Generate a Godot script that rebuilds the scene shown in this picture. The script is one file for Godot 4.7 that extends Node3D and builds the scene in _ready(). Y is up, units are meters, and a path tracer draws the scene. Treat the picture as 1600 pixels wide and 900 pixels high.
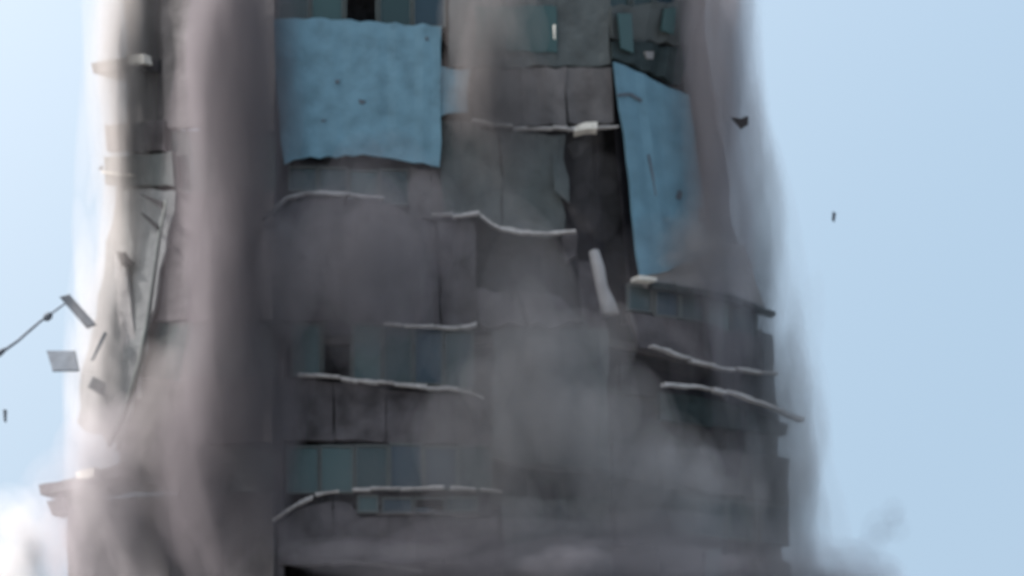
extends Node3D
# A tower block coming down, seen from the street through a long lens: the facade breaks up in storeys, dust pours off it.

const EYE := Vector3(0.0, 1.7, 0.0)
const PITCH := 17.0
const FOV := 7.15
const FRONT_Z := -130.0
# plan of the facade: [survey column, depth behind the front face]
const PLAN := [[60.0, -6.5], [150.0, -5.0], [290.0, -1.7], [430.0, 0.0], [955.0, 0.0], [1240.0, -4.0], [1330.0, -6.0]]

var rng := RandomNumberGenerator.new()
var taken := {}
var M := {}
var tower: Node3D


# ---------------------------------------------------------------- helpers: naming
func numbered(called: String, under: Node) -> String:
	var key := str(under.get_instance_id()) + called
	var n: int = taken.get(key, -1) + 1
	taken[key] = n
	return called if n == 0 else "%s_%03d" % [called, n]


func tag(o: Node, label := "", category := "", group := "", kind := "") -> Node:
	if label: o.set_meta("label", label)
	if category: o.set_meta("category", category)
	if group: o.set_meta("group", group)
	if kind: o.set_meta("kind", kind)
	return o


func put(called: String, mesh: Mesh, m: Material, under: Node = self) -> MeshInstance3D:
	var o := MeshInstance3D.new()
	o.name = numbered(called, under)
	o.mesh = mesh
	o.material_override = m
	under.add_child(o, true)
	return o


# ---------------------------------------------------------------- helpers: survey grid of the facade (1600 x 900 units) to metres
func at(u: float, v: float, z: float) -> Vector3:
	var k := tan(deg_to_rad(FOV) / 2.0) / 450.0
	var p := deg_to_rad(PITCH)
	var d := Vector3((u - 800.0) * k, 0, 0) + Vector3(0, cos(p), sin(p)) * ((450.0 - v) * k) + Vector3(0, sin(p), -cos(p))
	return EYE + d * ((z - EYE.z) / d.z)


func plan_z(u: float) -> float:
	for i in PLAN.size() - 1:
		if u <= PLAN[i + 1][0]:
			return lerpf(PLAN[i][1], PLAN[i + 1][1], (u - PLAN[i][0]) / (PLAN[i + 1][0] - PLAN[i][0]))
	return PLAN[-1][1]


func out_dir(u: float) -> Vector3:
	var a := at(u - 25.0, 450.0, FRONT_Z + plan_z(u - 25.0))
	var b := at(u + 25.0, 450.0, FRONT_Z + plan_z(u + 25.0))
	var t := Vector3(b.x - a.x, 0, b.z - a.z).normalized()
	return Vector3(-t.z, 0, t.x)


func fac(u: float, v: float, out := 0.0) -> Vector3:
	return at(u, v, FRONT_Z + plan_z(u)) + out_dir(u) * out


# a point on a polyline of [u, v], by share of its length along u
func along(line: Array, s: float) -> Vector2:
	var u0: float = line[0][0]
	var u1: float = line[-1][0]
	var u := lerpf(u0, u1, s)
	for i in line.size() - 1:
		if u <= line[i + 1][0] + 0.001:
			var f: float = (u - line[i][0]) / maxf(0.001, line[i + 1][0] - line[i][0])
			return Vector2(u, lerpf(line[i][1], line[i + 1][1], f))
	return Vector2(line[-1][0], line[-1][1])


# ---------------------------------------------------------------- helpers: meshes
func quad(st: SurfaceTool, a: Vector3, b: Vector3, c: Vector3, d: Vector3) -> void:
	for p in [a, b, c, a, c, d]:
		st.add_vertex(p)


# a closed block from a front grid and a back grid of points, rows x cols
func block(front: Array, back: Array, smooth := false) -> ArrayMesh:
	var st := SurfaceTool.new()
	st.begin(Mesh.PRIMITIVE_TRIANGLES)
	st.set_smooth_group(0 if smooth else -1)
	var rows := front.size()
	var cols: int = front[0].size()
	for r in rows - 1:
		for c in cols - 1:
			quad(st, front[r][c], front[r][c + 1], front[r + 1][c + 1], front[r + 1][c])
			quad(st, back[r][c + 1], back[r][c], back[r + 1][c], back[r + 1][c + 1])
	st.set_smooth_group(-1)
	for c in cols - 1:
		quad(st, back[0][c], back[0][c + 1], front[0][c + 1], front[0][c])
		quad(st, front[rows - 1][c], front[rows - 1][c + 1], back[rows - 1][c + 1], back[rows - 1][c])
	for r in rows - 1:
		quad(st, back[r][0], front[r][0], front[r + 1][0], back[r + 1][0])
		quad(st, front[r][cols - 1], back[r][cols - 1], back[r + 1][cols - 1], front[r + 1][cols - 1])
	st.generate_normals()
	return st.commit()


# a piece of facade between an upper and a lower line, following the plan, with ragged edges and slight buckling
func strip(top: Array, low: Array, out: float, thick: float, ragged := 0.0, buckle := 0.0, out_low := INF) -> ArrayMesh:
	var width: float = maxf(absf(top[-1][0] - top[0][0]), absf(low[-1][0] - low[0][0]))
	var cols := maxi(2, int(width / 14.0) + 1)
	var tall: float = absf(along(low, 0.5).y - along(top, 0.5).y)
	var rows := maxi(2, int(tall / 30.0) + 1)
	if out_low == INF: out_low = out
	var front := []
	var back := []
	var bend := []
	for c in cols:
		bend.append(rng.randf_range(-1, 1))
	for r in rows:
		var fr := []
		var bk := []
		for c in cols:
			var s := c / float(cols - 1)
			var f := r / float(rows - 1)
			var a := along(top, s)
			var b := along(low, s)
			var p := a.lerp(b, f)
			if ragged > 0.0:
				if r == 0 or r == rows - 1: p.y += rng.randf_range(-ragged, ragged)
				if c == 0 or c == cols - 1: p.x += rng.randf_range(-ragged, ragged)
			var o: float = lerpf(out, out_low, f) + buckle * bend[c] + buckle * rng.randf_range(-0.5, 0.5)
			fr.append(fac(p.x, p.y, o))
			bk.append(fac(p.x, p.y, o - thick))
		front.append(fr)
		back.append(bk)
	return block(front, back)


# a bar that follows a line of [u, v] points on the facade: lips, copings, copper and steel strips
func rail(line: Array, out: float, tall: float, thick: float, ragged := 0.0) -> ArrayMesh:
	var low := []
	for p in line:
		low.append([p[0], p[1] + tall])
	return strip(line, low, out, thick, ragged)


# an irregular outline (survey units) given a depth and a thickness and turned out of the facade plane
func shard(outline: Array, z: float, thick: float, yaw := 0.0, tilt := 0.0) -> Array:
	var mid := Vector3.ZERO
	var pts := []
	for p in outline:
		var q := at(p[0], p[1], FRONT_Z + z)
		pts.append(q)
		mid += q / outline.size()
	var flat := PackedVector2Array()
	for q in pts:
		flat.append(Vector2(q.x - mid.x, q.y - mid.y))
	if Geometry2D.is_polygon_clockwise(flat): flat.reverse()
	var tri := Geometry2D.triangulate_polygon(flat)
	# the outline is sheared out in depth, so that the piece lies tilted in space
	var face := func(p: Vector2, k: float, w: float) -> Vector3:
		return Vector3(p.x * k, p.y * k, p.x * tan(yaw) + p.y * tan(tilt) + w)
	var st := SurfaceTool.new()
	st.begin(Mesh.PRIMITIVE_TRIANGLES)
	st.set_smooth_group(-1)
	var h := thick / 2.0
	for i in range(0, tri.size(), 3):
		for k in [2, 1, 0]: st.add_vertex(face.call(flat[tri[i + k]], 0.93, h))
		for k in 3: st.add_vertex(face.call(flat[tri[i + k]], 0.93, -h))
	var n := flat.size()
	var e := h * 0.55
	for i in n:
		var a := flat[i]
		var b := flat[(i + 1) % n]
		quad(st, face.call(a, 0.93, h), face.call(b, 0.93, h), face.call(b, 1.0, e), face.call(a, 1.0, e))
		quad(st, face.call(a, 1.0, e), face.call(b, 1.0, e), face.call(b, 1.0, -e), face.call(a, 1.0, -e))
		quad(st, face.call(a, 1.0, -e), face.call(b, 1.0, -e), face.call(b, 0.93, -h), face.call(a, 0.93, -h))
	st.generate_normals()
	return [st.commit(), mid]


# a tube through points, with a radius at each
func tube(path: Array, radii: Array, sides := 7) -> ArrayMesh:
	var st := SurfaceTool.new()
	st.begin(Mesh.PRIMITIVE_TRIANGLES)
	var rings := []
	for i in path.size():
		var t: Vector3 = (path[mini(i + 1, path.size() - 1)] - path[maxi(i - 1, 0)]).normalized()
		var x := t.cross(Vector3(0.31, 0.2, 0.93)).normalized()
		var y := t.cross(x)
		var ring := []
		for k in sides:
			var a := TAU * k / sides
			ring.append(path[i] + (x * cos(a) + y * sin(a)) * radii[i])
		rings.append(ring)
	for i in path.size() - 1:
		for k in sides:
			var l := (k + 1) % sides
			quad(st, rings[i][k], rings[i + 1][k], rings[i + 1][l], rings[i][l])
	for k in range(1, sides - 1):
		for p in [rings[0][0], rings[0][k], rings[0][k + 1], rings[-1][0], rings[-1][k + 1], rings[-1][k]]:
			st.add_vertex(p)
	st.generate_normals()
	return st.commit()


# ---------------------------------------------------------------- helpers: materials
func noise(freq: float, seed_: int, lo: Color, hi: Color, normal := false) -> NoiseTexture2D:
	var n := FastNoiseLite.new()
	n.seed = seed_
	n.frequency = freq
	n.fractal_octaves = 5
	var t := NoiseTexture2D.new()
	t.width = 512
	t.height = 512
	t.seamless = true
	t.noise = n
	if normal:
		t.as_normal_map = true
		t.bump_strength = 6.0
	else:
		var g := Gradient.new()
		g.set_color(0, lo)
		g.set_color(1, hi)
		g.add_point(0.5, lo.lerp(hi, 0.6))
		t.color_ramp = g
	return t


func stone(called: String, base: Color, spread: float, rough: float, scale := 0.25, seed_ := 1) -> StandardMaterial3D:
	var m := StandardMaterial3D.new()
	m.resource_name = called
	m.albedo_color = base.linear_to_srgb()
	m.albedo_texture = noise(0.012, seed_, Color(1 - spread, 1 - spread, 1 - spread), Color.WHITE)
	m.normal_enabled = true
	m.normal_texture = noise(0.03, seed_ + 40, Color.BLACK, Color.WHITE, true)
	m.normal_scale = 0.4
	m.roughness = rough
	m.metallic_specular = 0.3
	m.uv1_triplanar = true
	m.uv1_world_triplanar = true
	m.uv1_scale = Vector3.ONE * scale
	return m


func materials() -> void:
	M.concrete = stone("dusty concrete", Color(0.15, 0.145, 0.15), 0.35, 0.95, 0.12, 3)
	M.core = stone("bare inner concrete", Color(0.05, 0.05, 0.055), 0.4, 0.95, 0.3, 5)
	M.spandrel = stone("grey spandrel", Color(0.1, 0.095, 0.105), 0.45, 0.8, 0.15, 7)
	M.teal = stone("teal grey spandrel", Color(0.085, 0.1, 0.104), 0.22, 0.6, 0.15, 9)
	M.pale = stone("pale coping", Color(0.5, 0.5, 0.51), 0.3, 0.8, 0.8, 11)
	M.light = stone("pale dusty concrete", Color(0.34, 0.34, 0.35), 0.25, 0.95, 0.12, 14)
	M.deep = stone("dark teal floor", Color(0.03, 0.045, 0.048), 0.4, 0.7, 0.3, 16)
	M.sheet = stone("grey torn sheeting", Color(0.19, 0.205, 0.215), 0.15, 0.7, 0.2, 10)
	M.chalk = stone("pale plaster", Color(0.72, 0.71, 0.66), 0.25, 0.9, 0.5, 12)
	M.blue = stone("blue cladding", Color(0.125, 0.24, 0.315), 0.22, 0.45, 0.16, 13)
	M.blue.normal_scale = 0.25
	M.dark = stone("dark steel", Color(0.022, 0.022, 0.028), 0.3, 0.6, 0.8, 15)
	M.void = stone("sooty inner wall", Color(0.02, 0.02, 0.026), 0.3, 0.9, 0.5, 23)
	M.frame = stone("window frame", Color(0.09, 0.11, 0.11), 0.2, 0.5, 1.0, 17)
	M.debris = stone("flying board", Color(0.13, 0.155, 0.19), 0.3, 0.8, 0.3, 19)
	M.ground = stone("dust covered concrete", Color(0.22, 0.215, 0.21), 0.3, 0.95, 0.3, 21)
	var glass := []
	for c in [Color(0.01, 0.03, 0.031), Color(0.026, 0.062, 0.062), Color(0.01, 0.028, 0.042), Color(0.09, 0.15, 0.14)]:
		var g := StandardMaterial3D.new()
		g.resource_name = "tinted glass"
		g.albedo_color = c.linear_to_srgb()
		g.roughness = 0.22
		g.metallic_specular = 0.5
		g.normal_enabled = true
		g.normal_texture = M.blue.normal_texture
		g.normal_scale = 0.1
		g.uv1_triplanar = true
		g.uv1_world_triplanar = true
		g.uv1_scale = Vector3.ONE * 0.3
		glass.append(g)
	M.glass = glass


# ---------------------------------------------------------------- helpers: facade parts
# one window: frame of four bars, a pane (kind: index of the glass, or -1 for a pane that is gone)
func window(u0: float, u1: float, v0: float, v1: float, skew: float, kind: int, out := -0.12) -> void:
	var w := Node3D.new()
	w.name = numbered("window", tower)
	tower.add_child(w, true)
	var t0 := v0
	var t1 := v0 + skew
	var b0 := v1
	var b1 := v1 + skew
	var k := 3.0
	var st := SurfaceTool.new()
	st.begin(Mesh.PRIMITIVE_TRIANGLES)
	for m in [strip([[u0, t0], [u1, t1]], [[u0, t0 + k], [u1, t1 + k]], out + 0.07, 0.12), strip([[u0, b0 - k], [u1, b1 - k]], [[u0, b0], [u1, b1]], out + 0.07, 0.12),
			strip([[u0, t0 + k], [u0 + k, t0 + k]], [[u0, b0 - k], [u0 + k, b0 - k]], out + 0.06, 0.12), strip([[u1 - k, t1 + k], [u1, t1 + k]], [[u1 - k, b1 - k], [u1, b1 - k]], out + 0.06, 0.12)]:
		st.append_from(m, 0, Transform3D())
	put("frame", st.commit(), M.frame, w)
	if kind >= 0:
		if rng.randf() < 0.08:
			# broken: only a jagged lower part is left
			var h: float = lerpf(t0, b0, rng.randf_range(0.35, 0.65))
			put("pane", strip([[u0 + k, h], [lerpf(u0, u1, 0.45), h + rng.randf_range(-14, 14)], [u1 - k, h + skew + rng.randf_range(-10, 10)]], [[u0 + k, b0 - k], [u1 - k, b1 - k]], out, 0.03, 2.0, 0.004), M.glass[kind], w)
			return
		put("pane", strip([[u0 + k, t0 + k], [u1 - k, t1 + k]], [[u0 + k, b0 - k], [u1 - k, b1 - k]], out, 0.03, 0.0, 0.004), M.glass[kind], w)


func window_row(u0: float, u1: float, top: Array, low: Array, width: float, kinds: Array, out := -0.12) -> void:
	var n := maxi(1, roundi((u1 - u0) / width))
	for i in n:
		var a := lerpf(u0, u1, i / float(n))
		var b := lerpf(u0, u1, (i + 1) / float(n)) - 1.5
		var sa: float = (a - top[0][0]) / (top[-1][0] - top[0][0])
		var sb: float = (b - top[0][0]) / (top[-1][0] - top[0][0])
		var t := along(top, sa).y
		var l := along(low, sa).y
		window(a, b, t + rng.randf_range(-3, 3), l + rng.randf_range(-3, 3), along(top, sb).y - t, -1 if rng.randf() < 0.07 else kinds[i % kinds.size()], out + rng.randf_range(-0.05, 0.05))


# a stretch of facade; walls and spandrels are cut into their slabs, with open joints and a little shift
func panel(called: String, top: Array, low: Array, m: Material, out := 0.0, thick := 0.18, ragged := 2.0, buckle := 0.03, out_low := INF) -> void:
	var width: float = maxf(absf(top[-1][0] - top[0][0]), absf(low[-1][0] - low[0][0]))
	var n := maxi(1, roundi(width / 78.0)) if called in ["spandrel", "wall"] else 1
	if n == 1:
		put(called, strip(top, low, out, thick, ragged, buckle, out_low), m, tower)
		return
	for i in n:
		var t := []
		var l := []
		var dy := rng.randf_range(-1.5, 1.5)
		var turn := rng.randf_range(-1.2, 1.2)
		for k in 5:
			var s := lerpf(i / float(n), (i + 1) / float(n) - 0.7 / width, k / 4.0)
			var a := along(top, s)
			var b := along(low, s)
			t.append([a.x, a.y + dy + turn * (k - 2) * 0.5])
			l.append([b.x, b.y + dy + turn * (k - 2) * 0.5])
		put(called, strip(t, l, out + rng.randf_range(-0.05, 0.05), thick, ragged, buckle, out_low), m, tower)


# a thin slab edge, snapped into pieces that have shifted against each other
func lip(line: Array, out := 0.3, tall := 4.0, m: Material = null, thick := 0.22) -> void:
	var u0: float = line[0][0]
	var u1: float = line[-1][0]
	var n := maxi(1, roundi((u1 - u0) / 34.0))
	var cuts := [0.0]
	for i in range(1, n):
		cuts.append((i + rng.randf_range(-0.35, 0.35)) / n)
	cuts.append(1.0)
	for i in n:
		var a: float = cuts[i]
		var b: float = cuts[i + 1] - 0.5 / (u1 - u0)
		var piece := []
		var dy := rng.randf_range(-1.0, 1.0)
		var lean := rng.randf_range(-1.2, 1.2)
		var steps := maxi(2, int((b - a) * (u1 - u0) / 8.0))
		for k in steps + 1:
			var q := along(line, lerpf(a, b, k / float(steps)))
			piece.append([q.x, q.y + dy + lean * (k / float(steps) - 0.5)])
		put("ledge", rail(piece, out + rng.randf_range(-0.08, 0.08), tall * rng.randf_range(0.6, 1.25), thick, 1.3), m if m else M.pale, tower)


# closed outline on plan, for slabs and the core: z in metres behind the facade line
func outline(inset: float, u0: float, u1: float, v: float) -> PackedVector2Array:
	var pts := PackedVector2Array()
	var us := [u0, 290.0, 430.0, 955.0, u1]
	for u in us:
		var p := fac(u, v, -inset)
		pts.append(Vector2(p.x, p.z))
	pts.append(Vector2(pts[4].x, FRONT_Z - 17.0))
	pts.append(Vector2(pts[0].x, FRONT_Z - 17.0))
	return pts


func prism(called: String, pts: PackedVector2Array, y0: float, y1: float, m: Material) -> MeshInstance3D:
	var p := pts.duplicate()
	if Geometry2D.is_polygon_clockwise(p): p.reverse()
	var tri := Geometry2D.triangulate_polygon(p)
	var st := SurfaceTool.new()
	st.begin(Mesh.PRIMITIVE_TRIANGLES)
	st.set_smooth_group(-1)
	for i in range(0, tri.size(), 3):
		for k in 3: st.add_vertex(Vector3(p[tri[i + k]].x, y1, p[tri[i + k]].y))
		for k in [2, 1, 0]: st.add_vertex(Vector3(p[tri[i + k]].x, y0, p[tri[i + k]].y))
	for i in p.size():
		var a := p[i]
		var b := p[(i + 1) % p.size()]
		quad(st, Vector3(a.x, y0, a.y), Vector3(a.x, y1, a.y), Vector3(b.x, y1, b.y), Vector3(b.x, y0, b.y))
	st.generate_normals()
	return put(called, st.commit(), m, tower)


# ---------------------------------------------------------------- helpers: dust
# a plume: overlapping puffs of three sizes inside a big ellipsoid; depth is the optical depth through its middle
func plume(label: String, u: float, v: float, ru: float, rv: float, out: float, rz: float, depth: float, col: Color, streak := 1.0) -> void:
	rng.seed = label.hash() + 21
	var root := Node3D.new()
	root.name = numbered("dust_plume", self)
	add_child(root, true)
	tag(root, label, "dust", "dust pouring off the tower", "stuff")
	var k := 2.0 * tan(deg_to_rad(FOV) / 2.0) / 900.0 * 137.0
	var big := Vector3(ru * k, rv * k, rz)
	root.position = at(u, v, FRONT_Z + plan_z(u) + out)
	# [size, share of the optical depth]; each puff alone is thin
	for kind in [[0.52, 0.46], [0.34, 0.34], [0.2, 0.2]] if depth > 0.2 else [[0.5, 1.0]]:
		var count := maxi(5, int(depth * kind[1] / (0.125 * kind[0] * kind[0])))
		var sizes := []
		var total := 0.0
		for i in count:
			var f: float = kind[0] * rng.randf_range(0.7, 1.3)
			sizes.append(f)
			total += f * f * f
		var fm := FogMaterial.new()
		fm.resource_name = "dust"
		fm.albedo = col.linear_to_srgb()
		fm.density = depth * kind[1] / (2.0 * rz * total)
		fm.edge_fade = 0.3
		for i in count:
			var f: float = sizes[i]
			var d := Vector3(rng.randfn(0, 0.36), rng.randfn(0, 0.42), rng.randfn(0, 0.28)).limit_length(0.82)
			var puff := FogVolume.new()
			puff.name = numbered("dust_puff", root)
			puff.shape = RenderingServer.FOG_VOLUME_SHAPE_ELLIPSOID
			var st := rng.randf_range(0.6, 1.6)
			puff.size = big * 2.0 * f * Vector3(rng.randf_range(0.75, 1.1) / sqrt(streak), st * streak, rng.randf_range(0.85, 1.1))
			puff.position = d * big
			puff.rotation.z = rng.randf_range(-0.22, 0.22) / streak
			puff.material = fm
			root.add_child(puff, true)


func debris(called: String, label: String, category: String, outline_: Array, z: float, thick: float, yaw: float, tilt: float, m: Material) -> void:
	var made := shard(outline_, z, thick, yaw, tilt)
	var o := put(called, made[0], m)
	o.position = made[1]
	tag(o, label, category, "debris flying off the tower")


func _ready() -> void:
	rng.seed = 7
	# ------------------------------------------------ camera, sky, sun, exposure
	var cam := Camera3D.new()
	cam.name = "camera"
	cam.position = EYE
	cam.rotation_degrees = Vector3(PITCH, 0, 0)
	cam.fov = FOV
	cam.near = 0.5
	cam.far = 9000.0
	add_child(cam)
	var lens := CameraAttributesPhysical.new()
	lens.frustum_focal_length = 192.0
	lens.exposure_aperture = 9.0
	lens.frustum_focus_distance = 20.0
	cam.attributes = lens
	cam.fov = FOV
	cam.current = true

	var sky := ProceduralSkyMaterial.new()
	sky.sky_top_color = Color(0.185, 0.27, 0.365).linear_to_srgb()
	sky.sky_horizon_color = Color(0.22, 0.275, 0.33).linear_to_srgb()
	sky.sky_curve = 0.25
	sky.ground_bottom_color = Color(0.06, 0.06, 0.06).linear_to_srgb()
	sky.ground_horizon_color = Color(0.2, 0.22, 0.25).linear_to_srgb()
	sky.sun_angle_max = 78.0
	sky.sun_curve = 0.92
	var env := Environment.new()
	env.background_mode = Environment.BG_SKY
	env.sky = Sky.new()
	env.sky.sky_material = sky
	env.tonemap_mode = Environment.TONE_MAPPER_LINEAR
	env.tonemap_exposure = 2.3
	env.sdfgi_enabled = true
	env.ssao_enabled = true
	env.ssil_enabled = true
	env.volumetric_fog_enabled = true
	env.volumetric_fog_density = 0.0
	var we := WorldEnvironment.new()
	we.name = "environment"
	we.environment = env
	add_child(we)

	var sun := DirectionalLight3D.new()
	sun.name = "sun"
	sun.light_energy = 1.6
	sun.light_color = Color(1.0, 0.97, 0.945)
	sun.light_angular_distance = 0.5
	sun.shadow_enabled = true
	sun.rotation_degrees = Vector3(-50, 180 + 82, 0)
	add_child(sun)

	materials()
	ground()
	shell()
	front_face()
	right_face()
	left_face()
	flying()
	dust()


func ground() -> void:
	var p := PlaneMesh.new()
	p.size = Vector2(12000, 12000)
	var g := put("ground", p, M.ground)
	tag(g, "", "", "", "structure")


# ---------------------------------------------------------------- the tower
func shell() -> void:
	tower = Node3D.new()
	tower.name = "tower_block"
	tower.position = Vector3.ZERO
	add_child(tower)
	tag(tower, "grey concrete tower block collapsing in dust, with blue cladding and teal windows", "building")
	var y_top := at(800, -330, FRONT_Z).y
	var y_cut := at(800, 775, FRONT_Z).y
	prism("core_wall", outline(1.2, 236, 1232, 450), y_cut, at(800, 442, FRONT_Z).y, M.core)
	prism("core_wall", outline(1.6, 256, 1110, 450), at(800, 440, FRONT_Z).y, y_top, M.core)
	prism("core_wall", outline(1.6, 120, 1235, 450), 0.0, y_cut, M.core)
	for v in [-215.0, -50.0, 115.0, 283.0, 512.0, 690.0, 850.0, 1015.0]:
		var y := at(800, v, FRONT_Z).y
		var end := 1100.0 if v < 300 else 1165.0 if v < 600 else 1212.0
		prism("floor_slab", outline(1.75 if v == 283.0 else 0.95, 262.0 if v < 760 else 110.0, end, 450), y - 0.24, y, M.concrete)
	# undamaged lower storeys down to the street
	var v := 905.0
	while at(800, v + 170, FRONT_Z).y > 0.0:
		for r in [[104.0, 430.0], [430.0, 955.0], [955.0, 1240.0]]:
			panel("spandrel", [[r[0] + 1, v], [r[1] - 1, v]], [[r[0] + 1, v + 85], [r[1] - 1, v + 85]], M.spandrel, 0.0, 0.2, 0.0, 0.0)
			panel("window_band", [[r[0] + 1, v + 86], [r[1] - 1, v + 86]], [[r[0] + 1, v + 169], [r[1] - 1, v + 169]], M.glass[0], -0.15, 0.05, 0.0, 0.0)
		v += 170.0


func front_face() -> void:
	# top storey in view, above the blue sheet: dark windows under a broken spandrel
	panel("spandrel", [[430, -140], [700, -140]], [[430, -42], [700, -42]], M.spandrel)
	window_row(432, 698, [[430, -40], [700, -40]], [[430, 32], [700, 45]], 54, [0, 1, 0, 0, 2])
	# the big blue sheet, three lengths of it, on the left half of the front
	panel("blue_cladding", [[434, 36], [520, 38], [600, 44], [690, 48]], [[446, 262], [470, 254], [560, 250], [640, 258], [688, 266]], M.blue, 0.45, 0.08, 2.5, 0.02)
	panel("blue_cladding", [[686, 110], [712, 114], [735, 118]], [[682, 190], [705, 184], [730, 182]], M.blue, 0.38, 0.05, 4.0, 0.02)
	for q in [[524, 133, 8, 5], [563, 163, 8, 7], [665, 66, 5, 5], [503, 194, 6, 3]]:
		panel("scar", [[q[0], q[1]], [q[0] + q[2], q[1] + 2]], [[q[0] + 1, q[1] + q[3]], [q[0] + q[2] - 2, q[1] + q[3] + 2]], M.debris, 0.5, 0.04, 2.0, 0.02)
	# right half of the front, top: bare grey wall, ledge with a bright broken corner
	panel("spandrel", [[702, -140], [954, -140]], [[702, 105], [954, 100]], M.teal, 0.0, 0.2)
	panel("window_band", [[742, 10], [870, 10]], [[742, 80], [870, 82]], M.glass[1], 0.03, 0.05, 2.0, 0.01)
	panel("wall", [[740, 107], [955, 103]], [[740, 196], [962, 192]], M.concrete, -0.05, 0.2, 3.0)
	lip([[738, 192], [800, 203], [880, 203], [962, 200]], 0.35)
	panel("broken_corner", [[898, 205], [915, 198], [932, 199]], [[896, 214], [932, 209]], M.chalk, 0.5, 0.5, 1.5)
	# second storey in view
	panel("spandrel", [[690, 190], [735, 190], [742, 206], [872, 210]], [[690, 338], [750, 338], [775, 362], [884, 368]], M.teal, 0.05, 0.2, 3.0)
	window_row(450, 640, [[450, 258], [640, 262]], [[450, 300], [500, 298], [640, 330]], 48, [0, 0, 1, 0])
	panel("torn_lining", [[640, 262], [690, 262]], [[645, 345], [690, 338]], M.concrete, -0.05, 0.15, 4.0)
	lip([[414, 346], [430, 332], [448, 312], [475, 303], [520, 303], [600, 310]], 0.3)
	lip([[676, 342], [700, 343], [750, 338]], 0.5)
	lip([[752, 342], [775, 362], [810, 369], [850, 371], [900, 366]], 0.55)
	panel("spandrel", [[416, 352], [450, 316], [520, 309], [600, 316], [680, 350]], [[432, 498], [600, 508], [690, 508]], M.spandrel, 0.0, 0.2, 2.0)
	panel("spandrel", [[682, 350], [742, 348]], [[692, 508], [745, 508]], M.spandrel, 0.05, 0.2, 2.0)
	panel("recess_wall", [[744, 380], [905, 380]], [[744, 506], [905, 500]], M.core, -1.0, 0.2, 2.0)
	panel("spandrel", [[746, 455], [870, 462]], [[746, 512], [905, 505]], M.spandrel, 0.05, 0.2, 6.0)
	lip([[600, 508], [640, 511], [730, 512], [745, 507]], 0.25)
	# third storey: the row of teal windows
	window_row(455, 742, [[455, 500], [742, 514]], [[455, 586], [742, 608]], 48, [1, -1, 1, 0, 2, 0], -0.12)
	panel("jamb", [[512, 498], [550, 499]], [[512, 522], [550, 524]], M.dark, 0.05, 0.1, 2.0)
	lip([[466, 587], [530, 592], [600, 600], [650, 606], [712, 608], [735, 613], [756, 622]], 0.3)
	panel("spandrel", [[440, 590], [600, 606], [735, 618], [768, 628]], [[440, 688], [600, 690], [768, 694]], M.spandrel, 0.0, 0.2, 1.5)
	# fourth storey
	window_row(446, 770, [[446, 692], [770, 696]], [[446, 772], [600, 764], [770, 764]], 54, [1, 1, 0, 2, 2, 0], -0.12)
	lip([[430, 816], [450, 800], [470, 786], [490, 778]], 0.35)
	lip([[494, 776], [530, 770]], 0.4)
	lip([[552, 769], [600, 766], [660, 765], [694, 764]], 0.4)
	lip([[704, 763], [726, 763], [744, 766]], 0.4)
	lip([[752, 767], [784, 770]], 0.38)
	window(558, 592, 774, 802, 0, 1, 0.02)
	window_row(596, 748, [[596, 774], [748, 774]], [[596, 803], [748, 803]], 50, [2, 2, 0], -0.1)
	lip([[588, 803], [690, 803], [748, 805]], 0.2, 2.7, M.concrete)
	panel("jamb", [[750, 774], [778, 774]], [[746, 806], [768, 808]], M.dark, 0.1, 0.2, 1.0)
	panel("spandrel", [[434, 822], [470, 792], [555, 780], [556, 808], [780, 808]], [[434, 884], [600, 880], [780, 884]], M.spandrel, 0.0, 0.2, 2.0)
	lip([[540, 880], [600, 884], [660, 892]], 0.3, 2.7, M.concrete)
	panel("broken_corner", [[730, 870], [755, 860], [790, 858]], [[730, 905], [790, 890]], M.dark, 0.5, 0.5, 3.0)
	# right of the windows, down the corner: spandrels that lie open
	panel("wall", [[770, 515], [953, 510]], [[770, 716], [953, 732]], M.teal, -0.1, 0.2, 3.0)
	lip([[776, 718], [840, 732], [936, 738]], 0.25, 2.7, M.concrete)
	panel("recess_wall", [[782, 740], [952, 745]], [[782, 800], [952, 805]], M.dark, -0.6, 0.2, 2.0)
	panel("spandrel", [[786, 778], [953, 780]], [[786, 890], [953, 890]], M.teal, 0.0, 0.2, 4.0)
	# the black hole at the corner, and the broken column that hangs in it
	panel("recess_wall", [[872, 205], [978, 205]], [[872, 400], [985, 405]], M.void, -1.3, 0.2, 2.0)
	panel("spandrel", [[905, 400], [953, 415]], [[905, 508], [953, 508]], M.spandrel, -0.4, 0.2, 4.0)
	panel("torn_lining", [[858, 212], [880, 210]], [[866, 300], [874, 326], [892, 318]], M.teal, -0.1, 0.1, 5.0, 0.1, 0.3)
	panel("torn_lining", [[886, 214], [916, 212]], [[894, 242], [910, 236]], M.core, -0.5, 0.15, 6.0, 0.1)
	panel("torn_lining", [[876, 372], [900, 366]], [[884, 410], [896, 402]], M.spandrel, 0.1, 0.12, 4.0, 0.05)
	var pts := []
	for s in [[928, 396, 0.15], [934, 425, 0.3], [938, 455, 0.35], [944, 478, 0.4], [947, 497, 0.4]]:
		pts.append(fac(s[0], s[1], s[2]))
	put("broken_column", tube(pts, [0.17, 0.2, 0.19, 0.24, 0.3], 8), M.light, tower)


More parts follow.
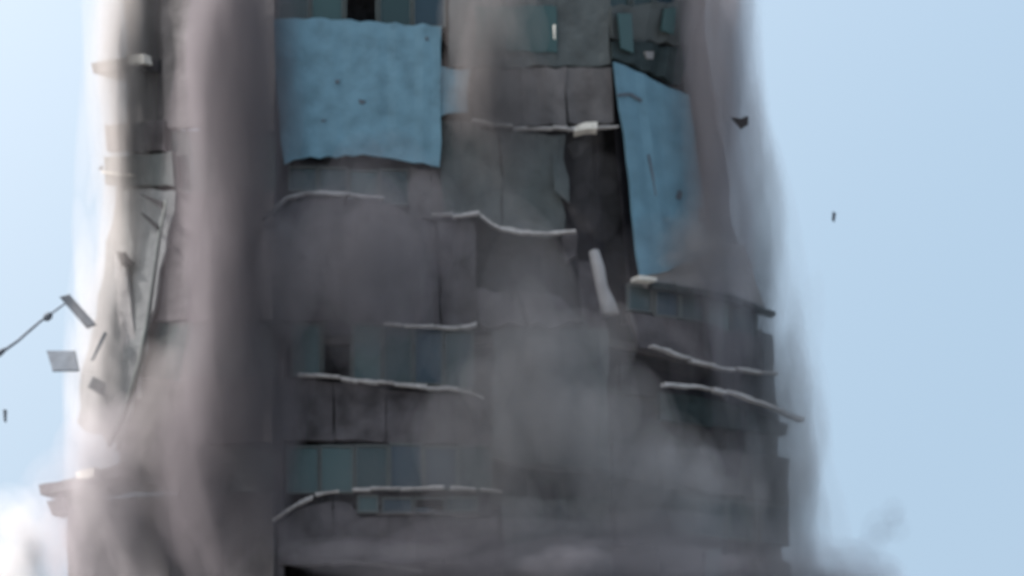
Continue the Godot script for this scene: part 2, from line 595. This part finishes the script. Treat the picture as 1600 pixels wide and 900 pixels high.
func right_face() -> void:
	# top: a dark broken window band at the corner
	panel("spandrel", [[956, -140], [1090, -140]], [[956, -62], [1090, -40]], M.spandrel)
	window_row(952, 1098, [[952, -60], [1098, -40]], [[952, 12], [1098, 2]], 36, [0, 0, 2, 0])
	panel("tilted_floor", [[950, 14], [1020, 8], [1094, 4]], [[954, 60], [1020, 66], [1076, 72]], M.teal, 0.3, 0.2, 3.0, 0.05, 0.05)
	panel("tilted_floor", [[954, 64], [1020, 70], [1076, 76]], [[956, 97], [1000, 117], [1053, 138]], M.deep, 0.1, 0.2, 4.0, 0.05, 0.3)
	panel("broken_pane", [[958, 30], [980, 28]], [[962, 84], [976, 92]], M.glass[1], 0.36, 0.05, 4.0)
	panel("broken_pane", [[1024, 20], [1044, 18]], [[1020, 50], [1040, 58]], M.glass[1], 0.34, 0.05, 4.0)
	panel("broken_corner", [[1000, 84], [1012, 86]], [[1000, 96], [1012, 98]], M.light, 0.3, 0.2, 2.0)
	# the long blue sheet
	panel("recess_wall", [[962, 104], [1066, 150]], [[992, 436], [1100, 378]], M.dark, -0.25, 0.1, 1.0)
	panel("recess_wall", [[1070, -140], [1114, -140]], [[1052, 146], [1112, 146]], M.spandrel, -0.3, 0.1, 2.0)
	panel("blue_cladding", [[954, 100], [1000, 122], [1066, 154]], [[990, 438], [1030, 428], [1102, 398]], M.blue, 0.3, 0.08, 1.5, 0.025)
	put("blue_batten", rail([[958, 152], [975, 150], [992, 160]], 0.36, 4, 0.06), M.debris, tower)
	panel("scar", [[1048, 304], [1056, 306]], [[1048, 314], [1056, 315]], M.debris, 0.34, 0.06, 2.0)
	panel("scar", [[1082, 328], [1090, 332]], [[1084, 352], [1092, 352]], M.debris, 0.34, 0.06, 2.0)
	panel("crease", [[1002, 246], [1005, 246]], [[1014, 310], [1018, 310]], M.debris, 0.33, 0.05, 0.0)
	# grey wall beside and below it
	panel("wall", [[1064, 60], [1105, 70]], [[1096, 372], [1150, 380]], M.concrete, 0.0, 0.2, 4.0)
	panel("wall", [[1000, 436], [1095, 376], [1160, 384]], [[1010, 446], [1100, 458], [1196, 480]], M.light, 0.05, 0.2, 2.0)
	panel("broken_corner", [[984, 436], [1011, 439]], [[984, 441], [1011, 445]], M.chalk, 0.45, 0.4, 1.0)
	# teal window band that ends in a point
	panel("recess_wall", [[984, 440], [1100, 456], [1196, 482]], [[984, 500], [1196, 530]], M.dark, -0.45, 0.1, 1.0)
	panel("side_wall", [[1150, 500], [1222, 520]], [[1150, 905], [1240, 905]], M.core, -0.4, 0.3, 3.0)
	lip([[1010, 445], [1060, 450], [1130, 466], [1206, 488]], 0.3, 9.0, M.deep)
	window_row(984, 1188, [[984, 442], [1100, 456], [1188, 482]], [[984, 486], [1188, 520]], 40, [0, 2, 0, 3, 0])
	panel("spandrel", [[984, 488], [1100, 506], [1192, 524]], [[1000, 542], [1100, 570], [1196, 584]], M.spandrel, 0.0, 0.2, 1.5)
	# the dark gap and the ledge below it
	lip([[1008, 542], [1060, 560], [1110, 574], [1206, 586]], 0.35, 4.0, M.pale)
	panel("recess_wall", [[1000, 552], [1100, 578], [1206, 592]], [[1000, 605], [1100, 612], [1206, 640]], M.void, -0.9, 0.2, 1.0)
	lip([[1024, 604], [1080, 606], [1130, 618], [1180, 634], [1238, 660]], 0.5, 4.0)
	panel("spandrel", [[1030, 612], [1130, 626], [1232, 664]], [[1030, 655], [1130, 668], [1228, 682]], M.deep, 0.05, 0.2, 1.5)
	panel("wall", [[957, 690], [1100, 700], [1236, 715]], [[957, 745], [1100, 765], [1236, 790]], M.spandrel, -0.05, 0.2, 2.0)
	window_row(1050, 1236, [[1050, 765], [1236, 795]], [[1050, 830], [1236, 850]], 46, [0, 0, 0, 2], -0.15)
	panel("wall", [[957, 748], [1048, 762]], [[957, 850], [1048, 850]], M.spandrel, 0.0, 0.2, 2.0)
	panel("spandrel", [[957, 852], [1100, 862], [1240, 880]], [[957, 930], [1100, 935], [1240, 945]], M.spandrel, 0.0, 0.2, 2.0)
	panel("broken_pane", [[1095, 862], [1120, 858]], [[1090, 905], [1118, 905]], M.glass[0], 0.25, 0.05, 3.0)


func left_face() -> void:
	# wall and openings that the thick dust column hides in part
	panel("wall", [[248, -140], [428, -140]], [[256, 201], [428, 201]], M.concrete, 0.0, 0.2, 2.0)
	panel("window_band", [[258, 202], [428, 202]], [[266, 298], [428, 300]], M.glass[0], -0.15, 0.05, 0.0, 0.0)
	panel("wall", [[266, 299], [428, 301]], [[230, 501], [428, 501]], M.spandrel, 0.0, 0.2, 2.0)
	panel("window_band", [[226, 500], [428, 501]], [[202, 592], [428, 591]], M.glass[0], -0.15, 0.05, 0.0, 0.0)
	panel("wall", [[212, 591], [428, 591]], [[180, 702], [428, 692]], M.spandrel, 0.0, 0.2, 2.0)
	panel("window_band", [[180, 702], [428, 692]], [[180, 768], [428, 768]], M.glass[0], -0.15, 0.05, 0.0, 0.0)
	panel("corner_pier", [[420, 300], [444, 330]], [[424, 905], [440, 905]], M.spandrel, -0.12, 0.3, 2.0)
	# upper ledges at the far left edge
	put("ledge", strip([[154, 103], [180, 97], [240, 92]], [[158, 118], [180, 114], [240, 110]], 0.3, 1.0, 1.0), M.spandrel, tower)
	panel("broken_corner", [[218, 92], [242, 90]], [[220, 108], [244, 104]], M.chalk, 0.5, 0.3, 2.0)
	panel("wall", [[182, -100], [252, -110]], [[190, 296], [268, 300]], M.concrete, -0.3, 0.25, 3.0)
	panel("spandrel", [[168, 196], [260, 190]], [[172, 238], [262, 236]], M.spandrel, 0.1, 0.2, 2.0)
	panel("spandrel", [[168, 248], [278, 240]], [[172, 290], [280, 292]], M.teal, 0.2, 0.2, 2.0)
	lip([[176, 272], [200, 276], [222, 276]], 0.35, 2.7, M.chalk)
	# torn sheets that hang down below them
	panel("torn_sheet", [[186, 294], [230, 294], [276, 300]], [[134, 668], [168, 684], [208, 700]], M.sheet, 0.1, 0.1, 5.0, 0.05, 0.35)
	panel("torn_sheet", [[196, 392], [212, 400]], [[200, 620], [228, 624]], M.light, 0.5, 0.1, 3.0, 0.05, 0.2)
	panel("torn_sheet", [[172, 330], [198, 344]], [[150, 600], [186, 640]], M.light, -0.2, 0.1, 4.0, 0.05)
	panel("torn_edge", [[238, 306], [274, 322]], [[244, 312], [274, 332]], M.dark, 0.5, 0.1, 1.0)
	panel("torn_edge", [[240, 338], [266, 358]], [[244, 342], [268, 366]], M.dark, 0.5, 0.1, 1.0)
	panel("torn_edge", [[204, 398], [216, 400]], [[212, 420], [230, 418]], M.dark, 0.55, 0.1, 1.0)
	# long bent steel strip along the edge of the break
	var pts := []
	for s in [[279, 318, 0.5], [273, 380, 0.6], [265, 440, 0.6], [254, 520, 0.6], [244, 570, 0.6], [226, 630, 0.6], [210, 672, 0.6], [199, 704, 0.7]]:
		pts.append(fac(s[0], s[1], s[2]))
	put("bent_strip", tube(pts, [0.03, 0.05, 0.06, 0.08, 0.09, 0.09, 0.11, 0.06], 6), M.frame, tower)
	# lower storey, wider, under its broken ledge
	put("ledge", strip([[78, 762], [110, 757], [160, 746], [206, 728]], [[82, 778], [110, 772], [160, 764], [206, 748]], 0.5, 1.4, 1.0), M.spandrel, tower)
	panel("broken_corner", [[146, 744], [178, 738]], [[150, 756], [178, 750]], M.chalk, 0.75, 0.3, 2.0)
	panel("wall", [[104, 780], [300, 772], [428, 772]], [[104, 905], [300, 905], [428, 905]], M.concrete, 0.0, 0.2, 1.0)
	panel("broken_corner", [[80, 784], [104, 780]], [[88, 806], [110, 800]], M.spandrel, 0.2, 0.5, 2.0)


# ---------------------------------------------------------------- debris in the air
func flying() -> void:
	debris("flying_plank", "narrow grey plank tumbling in the sky at the left of the tower", "plank", [[92, 461], [108, 459], [152, 511], [136, 514]], -3, 0.12, 0.5, 0.2, M.debris)
	debris("flying_board", "square dark grey board falling below the tumbling plank", "board", [[71, 543], [118, 549], [126, 585], [82, 580]], -3, 0.1, 0.4, -0.3, M.debris)
	debris("flying_offcut", "small dark offcut just right of the falling square board", "offcut", [[146, 590], [166, 598], [162, 617], [138, 607]], -3.5, 0.12, -0.5, 0.3, M.debris)
	debris("flying_chip", "tiny dark chip near the left border above the white dust", "chip", [[5, 640], [11, 641], [10, 660], [6, 658]], -4, 0.08, 0.2, 0.1, M.debris)
	debris("flying_shard", "dark three-cornered shard in front of the right dust column", "shard", [[1142, 182], [1156, 186], [1169, 183], [1169, 195], [1158, 201]], 3, 0.1, 0.3, 0.2, M.dark)
	debris("flying_chip", "faint tiny chip alone in the blue sky right of the tower", "chip", [[1301, 331], [1306, 334], [1304, 347], [1300, 343]], -8, 0.05, 0.3, 0.3, M.debris)
	debris("flying_chip", "small sliver beside the upper left ledges of the tower", "chip", [[153, 264], [160, 258], [162, 266]], -4, 0.06, 0.3, 0.3, M.debris)
	debris("falling_splinter", "thin pale splinter falling before the top of the tower", "splinter", [[864, 40], [868, 40], [868, 62], [865, 60]], 2.5, 0.05, 0.2, 0.1, M.chalk)
	debris("flying_batten", "slender grey batten leaning beside the torn left sheets", "batten", [[141, 560], [145, 562], [168, 524], [164, 520]], -3, 0.06, 0.4, 0.2, M.debris)
	# a long thin rod with a lump on it
	var rod := Node3D.new()
	rod.name = "flying_rod"
	var a := at(-14, 562, FRONT_Z - 3)
	var b := at(102, 474, FRONT_Z - 4)
	rod.position = (a + b) / 2
	add_child(rod)
	tag(rod, "long thin rod with a lump on it, slanting in from the left border", "rod", "debris flying off the tower")
	var h := (b - a) / 2
	put("shaft", tube([-h, -h * 0.3 + Vector3(0, -0.05, 0), h * 0.3 + Vector3(0, 0.03, 0), h], [0.05, 0.045, 0.04, 0.03], 6), M.debris, rod)
	put("lump", tube([h * 0.42, h * 0.48, h * 0.58, h * 0.64], [0.05, 0.13, 0.12, 0.03], 7), M.debris, rod)
	put("lump", tube([-h * 0.95, -h * 0.88, -h * 0.7, -h * 0.6], [0.03, 0.1, 0.09, 0.03], 7), M.debris, rod)


# ---------------------------------------------------------------- dust
func dust() -> void:
	var grey := Color(0.42, 0.385, 0.42)
	var dim := Color(0.42, 0.4, 0.41)
	var mauve := Color(0.76, 0.71, 0.76)
	var milky := Color(0.92, 0.87, 0.85)
	var taupe := Color(0.98, 0.94, 0.95)
	var pale := Color(1.0, 0.97, 0.98)
	plume("thick grey dust column down the left of the front face", 364, 150, 96, 420, 1.7, 1.4, 2.7, grey, 1.0)
	plume("grey dust rolling down below the left dust column", 362, 600, 118, 300, 1.8, 1.5, 2.1, grey, 1.0)
	plume("pale dust billowing round the wide lower left storey", 240, 800, 190, 170, 1.4, 1.6, 1.5, mauve)
	plume("light grey dust filling the break above the lower left ledge", 262, 660, 78, 130, 1.3, 1.4, 1.4, dim)
	plume("white sunlit dust along the upper left edge", 198, 110, 62, 370, 0.7, 1.6, 1.5, milky, 1.2)
	plume("white sunlit dust round the torn left sheets", 165, 540, 72, 230, 0.5, 2.0, 1.0, pale, 1.2)
	plume("brownish dust curtain before the spandrel under the blue sheet", 570, 400, 200, 115, 1.3, 1.2, 0.75, mauve, 2.0)
	plume("grey dust cloud spreading over the corner", 850, 650, 210, 190, 1.6, 1.4, 0.75, taupe, 1.3)
	plume("even brownish haze over the middle and lower storeys", 780, 580, 350, 320, 1.2, 1.2, 0.1, mauve, 1.2)
	plume("low dust along the bottom of the view", 860, 880, 400, 85, 1.6, 1.5, 0.7, mauve)
	plume("thin dust drifting across the dark hole at the corner", 925, 300, 60, 110, 0.8, 0.8, 0.15, dim)
	plume("dust before the bare wall at the top", 770, 110, 100, 190, 1.0, 0.8, 0.75, dim, 1.3)
	plume("dust column down the upper right edge", 1124, 120, 72, 450, 0.8, 2.0, 2.2, mauve, 1.3)
	plume("dust column down the middle of the right edge", 1180, 400, 60, 260, -0.8, 1.8, 1.2, pale, 1.2)
	plume("dust streaming off the lower right edge", 1226, 735, 80, 300, 0.4, 2.0, 1.7, pale, 1.0)
	plume("dust over the grey wall below the long blue sheet", 1090, 385, 95, 70, 0.9, 0.9, 0.6, taupe)
	plume("dust hiding the lower storeys of the right face", 1050, 790, 170, 100, 1.6, 1.2, 0.85, taupe, 1.6)
	plume("dust swelling at the lower right corner", 1285, 920, 130, 85, -1.0, 2.4, 1.5, mauve)
	plume("faint round puff of dust in the sky at the lower right", 1392, 825, 52, 52, -5.0, 1.2, 0.14, grey)
	plume("bright white dust bank low at the far left", 25, 895, 105, 130, -6.0, 3.0, 1.0, pale)
	plume("whitish puff of dust at the bottom edge of the view", 893, 900, 85, 48, 2.2, 1.2, 1.0, mauve)
	plume("pale dust hugging the corner of the lower left storey", 112, 840, 44, 100, 0.8, 1.4, 0.6, mauve)
